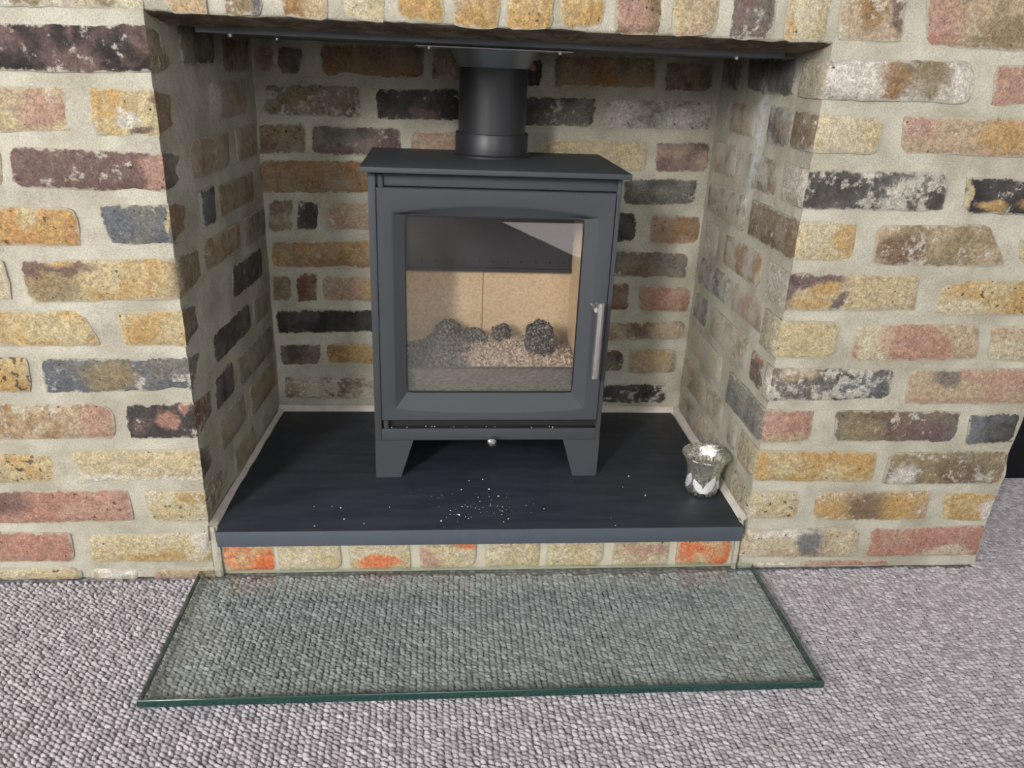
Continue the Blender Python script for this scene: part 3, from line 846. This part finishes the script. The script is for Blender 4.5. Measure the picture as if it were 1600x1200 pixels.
# top plate
bm = bmesh.new(); add_box(bm, -0.2145, 0.2135, -0.020, 0.262, 0.5440, 0.5525)
spart('top_plate', bm, PAINT, bevel=0.0014)
bm = bmesh.new(); add_box(bm, -0.196, 0.198, 0.014, 0.25, 0.538, 0.5445)
spart('top_neck', bm, DARKIN)
bm = bmesh.new(); add_box(bm, -0.1908, 0.1948, 0.0025, 0.0165, 0.0966, 0.0976); add_box(bm, -0.1908, 0.1948, 0.0135, 0.0162, 0.0966, 0.126)  # near-black liner over the ledge, the slot's shade put in as colour
spart('slot_shade_liner', bm, DARKIN)
# hinge pins
for z in (0.519, 0.0972):
    bm = bmesh.new(); add_lathe(bm, [(0.005, 0.0), (0.005, 0.0195)], 16, (-0.1835, 0.006, z))
    spart('hinge_pin', bm, PAINT)
# door
def door_mesh():
    N = 18
    def loop(x0, x1, z0, z1, y, at=0.0, ab=0.0, r=0.0):
        pts = []
        def seg(p, q, arch=0.0):
            for i in range(N):
                t = i / N
                pts.append([p[0] + (q[0] - p[0]) * t, y, p[1] + (q[1] - p[1]) * t + arch * (1 - (2 * t - 1) ** 2)])
        seg((x0, z0), (x1, z0), -ab); seg((x1, z0), (x1, z1)); seg((x1, z1), (x0, z1), at); seg((x0, z1), (x0, z0))
        if r:
            for c in range(4):
                k = c * N; a, b = pts[(k - 1) % (4 * N)], pts[(k + 1) % (4 * N)]
                cx = x0 + r * .3 if c in (0, 3) else x1 - r * .3; cz = z0 + r * .3 if c in (0, 1) else z1 - r * .3
                pts[k][0], pts[k][2] = cx, cz
                for (idx, dx, dz) in (((k + 1) % (4 * N), 0, 0), ((k - 1) % (4 * N), 0, 0)):
                    pass
        return pts
    O = (-0.1905, 0.1945, 0.1155, 0.5195)
    G = (-0.1475, 0.1485, 0.1630, 0.4750)
    C = (-0.1660, 0.1680, 0.1390, 0.4815)
    def off(b, d): return (b[0] - d, b[1] + d, b[2] - d, b[3] + d)
    loops = [loop(*off(O, -.001), 0.016), loop(*O, 0.0155), loop(*O, -0.0025), loop(*off(O, -.0015), -0.004),
             loop(*off(C, .002), -0.004, .0125, .008), loop(*C, -0.0034, .0125, .008), loop(*off(C, -.002), -0.0022, .0122, .0075),
             loop(*off(G, .0018), 0.0092, r=.004), loop(*G, 0.0100, r=.005), loop(*G, 0.0160, r=.005)]
    bm = bmesh.new(); V = [[bm.verts.new(p) for p in l] for l in loops]; n = 4 * N
    for a in range(len(V)):
        A, B = V[a], V[(a + 1) % len(V)]
        for i in range(n): bm.faces.new((A[i], A[(i + 1) % n], B[(i + 1) % n], B[i]))
    return bm_mesh(bm, 'door', smooth=0.45)
door = spart('door', door_mesh(), PAINT)
# seal and glass
bm = bmesh.new()
for b in ((-0.149, -0.1455, .1615, .4765), (0.1465, 0.150, .1615, .4765), (-0.149, 0.150, .1615, .1655), (-0.149, 0.150, .4725, .4765)):
    add_box(bm, b[0], b[1], 0.0108, 0.0145, b[2], b[3])
spart('glass_seal', bm, plain('rope_seal', (0.012, 0.012, 0.012), 0.8), parent=door)
def glazing(name, tint, ior=1.5, rough=0.0, haze=0.0, hcol=(0.5, 0.48, 0.44, 1), refl=1.0):
    t = NT(name)
    tr = t.n('ShaderNodeBsdfTransparent', {'Color': tint}); gl = t.n('ShaderNodeBsdfGlossy', {'Roughness': rough})
    bf = t.n('ShaderNodeNewGeometry').outputs['Backfacing']
    # the Fresnel node inverts the index on back faces; undo that, the ray is not bent here
    fr = t.n('ShaderNodeFresnel', {'IOR': t.ramp(bf, 0.0, 1.0, ior, 1.0 / ior, False)}).outputs[0]
    if refl != 1.0: fr = t.math('MULTIPLY', fr, refl)
    body = tr
    if haze:
        v = t.obj(); n = t.noise(v, 14.0, 4)
        x, y, z = t.n('ShaderNodeSeparateXYZ', {0: v}).outputs   # smoke film: thickest low down on the left
        n = t.math('ADD', t.math('MULTIPLY', n, 0.35), t.math('ADD', t.ramp(x, 0.13, -0.15, 0.0, 0.30), t.ramp(z, 0.38, 0.17, 0.0, 0.45)))
        df = t.n('ShaderNodeBsdfDiffuse', {'Color': hcol})
        body = t.n('ShaderNodeMixShader', {0: t.ramp(n, 0.25, 0.9, haze * 0.1, haze * 2.6), 1: tr.outputs[0], 2: df.outputs[0]})
    mx = t.n('ShaderNodeMixShader', {0: fr, 1: body.outputs[0], 2: gl.outputs[0]})
    t.t.links.new(mx.outputs[0], t.out.inputs[0])
    return t.m
bm = bmesh.new(); add_box(bm, -0.1485, 0.1495, 0.0125, 0.0165, 0.162, 0.476)
spart('door_glass', bm, glazing('stove_glass', (0.975, 0.97, 0.96, 1), 1.5, haze=0.034, refl=1.05), parent=door)
# handle
CHROME = plain('brushed_stainless', (0.86, 0.85, 0.83), 0.26, 1.0, grain=200, var=0.05)
bm = bmesh.new()
hx, hy = 0.1770, -0.034
add_lathe(bm, [(0.0050, -0.0015), (0.0064, 0.0), (0.0064, 0.1335), (0.0052, 0.135)], 24, (hx, hy, 0.2105))
add_lathe(bm, [(0.0068, 0.002), (0.0068, -0.006), (0.0046, -0.009), (0.0046, -0.033)], 20, (hx - 0.0065, -0.0035, 0.3335), axis='y')
add_lathe(bm, [(0.0035, -0.0065), (0.0035, 0.002)], 12, (hx, hy, 0.3335), axis='x')
spart('handle', bm, CHROME, 'brushed steel bar handle', parent=door)
# air control knob
bm = bmesh.new()
prof = [(0.0004, -0.030), (0.0048, -0.0290), (0.0080, -0.0255), (0.0088, -0.0215), (0.0078, -0.0170), (0.0045, -0.0140), (0.0032, -0.0120), (0.0032, 0.002)]
add_lathe(bm, prof, 28, (0.0035, 0.0, 0.0815), axis='y')
spart('air_knob', bm, CHROME, 'round steel air control knob')
# firebox
def vermiculite():
    t = NT('vermiculite'); v = t.obj()
    n1 = t.noise(v, 7.0, 4); n2 = t.noise(v, 220.0, 4, 0.7)
    c = t.mix(t.ramp(n1, 0.35, 0.7), (0.66, 0.50, 0.32, 1), (0.72, 0.58, 0.41, 1))
    c = t.mix(t.ramp(n2, 0.36, 0.66, 0.0, 0.7), c, (0.50, 0.36, 0.215, 1))
    c = t.mix(t.ramp(t.noise(v, 16.0, 3), 0.62, 0.72, 0, 0.45), c, (0.40, 0.37, 0.33, 1))
    t.principled(c, 0.9, 0, 0.2, t.bump(n2, 0.4, 0.0015))
    return t.m
VERM = vermiculite()
bx = [(-0.1535, -0.0072, 0.179, 0.205, 0.115, 0.3452), (-0.0062, 0.1620, 0.179, 0.205, 0.115, 0.3452)]
for b in bx:
    spart('fire_brick', box_mesh('fire_brick', b, 0.0012), VERM)
spart('fire_brick', box_mesh('fire_brick', (-0.178, -0.1545, 0.030, 0.205, 0.115, 0.445), 0.0012), VERM)
bm = bmesh.new()
add_prism(bm, [(0.030, 0.115), (0.1785, 0.115), (0.1785, 0.440), (0.030, 0.478)], 'x', 0.1605, 0.183)
spart('fire_brick', bm, VERM, bevel=0.0012)
# air plate with its row of holes, and baffle
bm = bmesh.new(); add_box(bm, -0.1755, 0.1600, 0.172, 0.180, 0.3440, 0.478)
add_box(bm, -0.1755, 0.1600, 0.166, 0.180, 0.3440, 0.3500)
spart('air_plate', bm, plain('burnt_steel', (0.012, 0.013, 0.016), 0.6, 0.2, grain=25, var=0.5), 'sooty black steel air plate')
bm = bmesh.new()
for i in range(11):
    add_lathe(bm, [(0.0022, -0.0012), (0.0022, 0.003)], 10, (-0.123 + 0.0268 * i, 0.1712, 0.3615), axis='y')
for i in range(5):
    add_lathe(bm, [(0.0020, -0.0012), (0.0020, 0.003)], 10, (-0.095 + 0.042 * i, 0.1712, 0.430), axis='y')
o = spart('air_hole', bm, plain('hole_black', (0.003, 0.003, 0.003), 0.9)); o['kind'] = 'stuff'
spart('baffle', box_mesh('baffle', (-0.178, 0.184, 0.085, 0.20, 0.462, 0.474), 0.001), plain('baffle_board', (0.17, 0.16, 0.145), 0.9, grain=60))
bm = bmesh.new(); add_box(bm, -0.190, 0.194, 0.026, 0.248, 0.112, 0.118)
spart('firebox_floor', bm, DARKIN)
# log guard board behind the glass
def board():
    t = NT('log_guard_board'); v = t.obj()
    st = t.n('ShaderNodeVectorMath', {0: v, 1: (1.0, 1.0, 3.0)}, operation='MULTIPLY').outputs[0]
    n = t.noise(st, 160.0, 4, 0.7); n1 = t.noise(v, 10.0, 3)
    c = t.mix(n1, (0.075, 0.069, 0.059, 1), (0.105, 0.096, 0.081, 1))
    c = t.mix(t.ramp(n, 0.42, 0.66, 0, 0.8), c, (0.19, 0.175, 0.145, 1))
    t.principled(c, 0.9, 0, 0.2, t.bump(n, 0.5, 0.0015)); return t.m
spart('log_guard', box_mesh('log_guard', (-0.1535, 0.160, 0.034, 0.050, 0.117, 0.1985), 0.0012), board())

# ash bed: granules heaped in the fire box (uncountable), with charcoal lumps lying on it
ra = random.Random(5)
SO = stove.location
def heap(x, y):
    """height (stove coordinates) of the ash at x, y"""
    def g(cx, cy, rx, ry, h): return h * math.exp(-((x - cx) / rx) ** 2 - ((y - cy) / ry) ** 2)
    k = max(0.0, min(1.0, (y - 0.05) / 0.03))
    return 0.190 + 0.008 * k + g(-0.080, 0.12, 0.042, 0.05, 0.038) + g(0.0, 0.125, 0.05, 0.05, 0.024) + g(0.075, 0.12, 0.04, 0.05, 0.024) + g(0.14, 0.11, 0.03, 0.05, 0.012) + 0.004 * mn.noise(Vector((x * 50, y * 50, 1.0)))
bm = bmesh.new(); nx, ny = 64, 28; G = {}
for i in range(nx + 1):
    for j in range(ny + 1):
        x = -0.153 + 0.313 * i / nx; y = 0.0505 + 0.128 * j / ny
        G[i, j] = bm.verts.new((x, y, heap(x, y) + 0.0015 * mn.noise(Vector((x * 220, y * 220, 4.0)))))
for i in range(nx):
    for j in range(ny): bm.faces.new((G[i, j], G[i + 1, j], G[i + 1, j + 1], G[i, j + 1]))
cells = []
for k in range(2600):
    x = ra.uniform(-0.150, 0.157); y = ra.uniform(0.052, 0.172)
    r = ra.choice((0.0014, 0.002, 0.002, 0.0028, 0.004, 0.0055)) * ra.uniform(.8, 1.2)
    z = heap(x, y) + r * .5
    a = ra.uniform(0, 6.28)
    p = [Vector((math.cos(a + t) * r * ra.uniform(.6, 1.3), math.sin(a + t) * r * ra.uniform(.6, 1.3), -r * .6)) for t in (0, 2.1, 4.2)] + [Vector((ra.uniform(-.4, .4) * r, ra.uniform(-.4, .4) * r, r * ra.uniform(.5, 1.0)))]
    vs_ = [bm.verts.new(Vector((x, y, z)) + q) for q in p]
    for f in ((0, 1, 3), (1, 2, 3), (2, 0, 3)): bm.faces.new([vs_[q] for q in f])
def ash_mat():
    t = NT('wood_ash'); v = t.obj()
    n = t.noise(v, 190.0, 4, 0.75); big = t.noise(v, 22.0, 3)
    x, y, z = t.n('ShaderNodeSeparateXYZ', {0: v}).outputs
    left = t.ramp(t.math('ADD', x, t.math('MULTIPLY', t.math('SUBTRACT', big, .5), 0.09)), -0.055, -0.015)
    pale = t.mix(t.ramp(n, 0.38, 0.62), (0.17, 0.12, 0.09, 1), (0.66, 0.53, 0.42, 1))
    dark = t.mix(t.ramp(n, 0.38, 0.70), (0.025, 0.026, 0.03, 1), (0.26, 0.25, 0.245, 1))
    t.principled(t.mix(left, dark, pale), 0.95, 0, 0.1); return t.m
me = bm_mesh(bm, 'ash_bed'); me.transform(Matrix.Identity(4))
ash = link('ash_bed', me, ash_mat(), None, tuple(SO)); ash.rotation_euler = (0, 0, math.radians(0.6))
tag(ash, 'bed of pale ash granules and cinders heaped behind the stove glass', 'ash', kind='stuff')
def char_mat():
    t = NT('charcoal'); v = t.obj(); n = t.noise(v, 230.0, 5, 0.75)
    c = t.mix(t.ramp(n, 0.46, 0.66), (0.020, 0.021, 0.024, 1), (0.42, 0.37, 0.31, 1))
    t.principled(c, 0.8, 0, 0.3, t.bump(n, 0.8, 0.003)); return t.m
CHAR = char_mat()
def lump(x, y, sx, sy, sz, label, seed):
    bm = bmesh.new(); bmesh.ops.create_icosphere(bm, subdivisions=5, radius=1.0)
    for v in bm.verts:
        if v.co.z < -0.45: v.co.z = -0.45
        k = 1 + 0.26 * mn.noise(v.co * 1.6 + Vector((seed, 0, 0))) + 0.16 * mn.noise(v.co * 4.5 + Vector((seed, 3, 0))) + 0.07 * mn.noise(v.co * 11) + 0.035 * mn.noise(v.co * 29)
        v.co = Vector((v.co.x * sx * k, v.co.y * sy * k, v.co.z * sz * k))
    o = link('charcoal_lump', bm_mesh(bm, 'charcoal_lump', smooth=0.7), CHAR, None, (SO.x + x, SO.y + y, SO.z + heap(x, y) + sz * .22))
    o.rotation_euler = (0, 0, seed)
    tag(o, label, 'charcoal', 'burnt charcoal in the stove')
lump(0.098, 0.108, 0.032, 0.028, 0.040, 'large rounded charcoal lump at right on the ash, below the steel handle', 1.3)
lump(0.026, 0.138, 0.020, 0.018, 0.026, 'mid sized charcoal lump at the centre back of the ash', 4.1)
lump(-0.022, 0.138, 0.030, 0.016, 0.016, 'long flat charcoal piece lying left of the centre lump', 2.2)
lump(-0.074, 0.135, 0.030, 0.022, 0.018, 'broad grey cinder at far left, half sunk in the ash heap', 7.7)

# ------------------------------------------------------------------ glass floor plate in front of the hearth
gx = [(-0.0262, -0.0010), (0.9125, -0.0010), (0.9125, -0.2852), (-0.0262, -0.2852)]
gplate = empty('glass_hearth_plate', (0.443, -0.143, 0.0012), 'clear toughened glass hearth plate lying on the grey carpet', 'glass plate')
GTOP, GBOT = 0.0138, 0.0012
def plate_mesh():
    bm = bmesh.new(); x0, x1, y0, y1 = -0.0262, 0.9125, -0.2852, -0.0010
    def ring(d, z): return [bm.verts.new((x - .443, y + .143, z - .0012)) for x, y in ((x0 + d, y0 + d), (x1 - d, y0 + d), (x1 - d, y1 - d), (x0 + d, y1 - d))]
    rr = 0.0024; zm = (GBOT + GTOP) / 2; hz = (GTOP - GBOT) / 2; R = []
    for q in range(13):                       # pencil-polished edge
        a = -math.pi / 2 + math.pi * q / 12
        R.append(ring(rr * (1 - abs(math.cos(a)) ** 0.6), zm + hz * math.copysign(abs(math.sin(a)) ** 0.8, a)))
    for a in range(12):
        for i in range(4):
            f = bm.faces.new((R[a][i], R[a][(i + 1) % 4], R[a + 1][(i + 1) % 4], R[a + 1][i])); f.material_index = 0 if i == 2 else 1
    bm.faces.new(R[0][::-1]); bm.faces.new(R[-1])
    return bm_mesh(bm, 'pane', smooth=0.9)
pm = plate_mesh()
pm.materials.append(glazing('clear_glass_greenish', (0.92, 0.96, 0.94, 1), 1.5))
t = NT('glass_edge_green'); t.principled((0.012, 0.048, 0.040, 1), 0.06, 0, 0.8, None, **{'Coat Weight': 0.6, 'Coat Roughness': 0.03})
pm.materials.append(t.m)
link('pane', pm, None, gplate)

# ------------------------------------------------------------------ votive cup
cup = empty('votive_cup', (0.842, 0.105, 0.0962), 'mottled silver mercury glass votive cup at the right end of the slate', 'candle holder')
bm = bmesh.new()
outp = [(0.0, 0.0), (0.020, 0.0), (0.0262, 0.0012), (0.0280, 0.004), (0.0284, 0.012), (0.0288, 0.026), (0.0298, 0.040), (0.0322, 0.052), (0.0362, 0.062), (0.0412, 0.0690), (0.0428, 0.0708)]
inp = [(0.0424, 0.0722), (0.0408, 0.0708), (0.0352, 0.0642), (0.0306, 0.054), (0.0280, 0.042), (0.0270, 0.028), (0.0266, 0.012), (0.0250, 0.007), (0.0, 0.0062)]
prof = [(max(r, 0.0003), h * 1.07) for r, h in outp + inp]
add_lathe(bm, prof, 56)
def merc():
    t = NT('mercury_glass'); v = t.obj()
    n = t.noise(v, 210.0, 5, 0.75); n2 = t.noise(v, 60.0, 3)
    m = t.ramp(t.math('ADD', n, t.math('MULTIPLY', t.math('SUBTRACT', n2, .5), .3)), 0.47, 0.57)
    nb = t.bump(t.noise(v, 130.0, 3), 0.6, 0.003)
    sil = t.n('ShaderNodeBsdfPrincipled', {'Base Color': (0.90, 0.89, 0.84, 1), 'Metallic': 0.9, 'Roughness': 0.3, 'Normal': nb})
    tr = t.n('ShaderNodeBsdfTransparent', {'Color': (0.93, 0.92, 0.86, 1)}); gl = t.n('ShaderNodeBsdfGlossy', {'Roughness': 0.12, 'Normal': nb})
    tl = t.n('ShaderNodeBsdfTranslucent', {'Color': (0.86, 0.85, 0.78, 1)})
    g0 = t.n('ShaderNodeMixShader', {0: 0.30, 1: tr.outputs[0], 2: tl.outputs[0]})
    g = t.n('ShaderNodeMixShader', {0: 0.22, 1: g0.outputs[0], 2: gl.outputs[0]})
    mx = t.n('ShaderNodeMixShader', {0: m, 1: g.outputs[0], 2: sil.outputs[0]})
    t.t.links.new(mx.outputs[0], t.out.inputs[0]); return t.m
link('glass', bm_mesh(bm, 'glass', smooth=0.9), merc(), cup)
# raised leaf pattern with frosted fill
bm = bmesh.new()
def leaf(ang, z0, ln, wd, lean):
    pts = []
    for i in range(9):
        t_ = i / 8; hw = wd * math.sin(math.pi * min(1, t_ * .9 + .1)) ** .8
        pts.append((t_, hw))
    prev = None
    for t_, hw in pts:
        z = z0 + ln * t_ * math.cos(lean); da = ln * t_ * math.sin(lean) / .029
        r = 0.0292 + max(0, z - .03) * .06
        row = [bm.verts.new((r2_ * math.cos(ang + da + o / .029), r2_ * math.sin(ang + da + o / .029), z)) for o, r2_ in ((-hw, r), (0, r + .0009), (hw, r))]
        if prev:
            for k in range(2): bm.faces.new((prev[k], prev[k + 1], row[k + 1], row[k]))
        prev = row
for q in range(4):
    a = -math.pi / 2 - 0.25 + q * math.pi / 2
    leaf(a - .10, 0.010, 0.030, 0.0085, -0.55); leaf(a + .16, 0.010, 0.037, 0.0095, 0.40)
lf = link('leaf_relief', bm_mesh(bm, 'leaf_relief', smooth=1.0), plain('frosted_silver', (0.78, 0.78, 0.78), 0.45, 0.35, grain=500, bumpd=.001, var=.3), cup)
lf['label'] = 'frosted raised leaf pattern'

# ------------------------------------------------------------------ ash specks scattered on the slate and the stove ledge
bm = bmesh.new(); rs = random.Random(21)
def speck(x, y, z, r):
    a = rs.uniform(0, 6)
    p = [(math.cos(a + t_) * r * rs.uniform(.7, 1.3), math.sin(a + t_) * r * rs.uniform(.7, 1.3), 0.0) for t_ in (0, 1.57, 3.14, 4.71)]
    vv = [bm.verts.new((x + q[0], y + q[1], z)) for q in p] + [bm.verts.new((x, y, z + r * .9))]
    for k in range(4): bm.faces.new((vv[k], vv[(k + 1) % 4], vv[4]))
    bm.faces.new(vv[3::-1])
for k in range(75):
    x, y = (rs.gauss(0.445, 0.05), rs.gauss(0.055, 0.024)) if k < 58 else (rs.gauss(0.43, 0.2), rs.gauss(0.06, 0.05))
    if 0.03 < x < 0.86 and -0.01 < y < 0.15: speck(x, y, 0.0963, rs.choice((.0005, .0006, .0008, .0012)))
for (x, y, r) in ((0.455, 0.115, .0018), (0.47, 0.09, .0018), (0.42, 0.145, .0014), (0.445, 0.15, .0016), (0.20, 0.055, .0018), (0.21, 0.02, .0015), (0.185, 0.06, .0014), (0.165, 0.00, .0016), (0.155, 0.06, .0014), (0.72, 0.16, .0016), (0.70, 0.12, .0015), (0.735, 0.09, .0018), (0.40, 0.03, .0022), (0.37, 0.012, .002)):
    speck(x, y, 0.0963, r)
for k in range(16): speck(rs.uniform(0.28, 0.63), 0.1655 + rs.uniform(0, .008), 0.1939, rs.choice((.0009, .0014)))
specks = link('ash_speck', bm_mesh(bm, 'ash_speck'), plain('white_ash', (0.72, 0.70, 0.66), 0.9))
tag(specks, 'tiny white ash specks scattered on the dark slate before the stove', 'ash', kind='stuff')

# ------------------------------------------------------------------ dark cabinet in the alcove to the right
BLK = plain('black_lacquer', (0.006, 0.006, 0.007), 0.35)
cab = empty('low_cabinet', (1.95, 0.45, 0.0), 'low black cabinet standing in the shaded alcove right of the brick breast', 'cabinet')
def cpart(name, b, bev=0.002): link(name, rel(box_mesh(name, b, bev), cab), BLK, cab)
cpart('carcass', (1.42, 2.45, 0.300, 0.61, 0.02, 0.50)); cpart('plinth', (1.44, 2.43, 0.315, 0.60, 0.0, 0.021))
cpart('door', (1.425, 1.93, 0.286, 0.300, 0.022, 0.40)); cpart('door', (1.936, 2.445, 0.286, 0.300, 0.022, 0.40)); cpart('top', (1.41, 2.46, 0.280, 0.61, 0.50, 0.52))
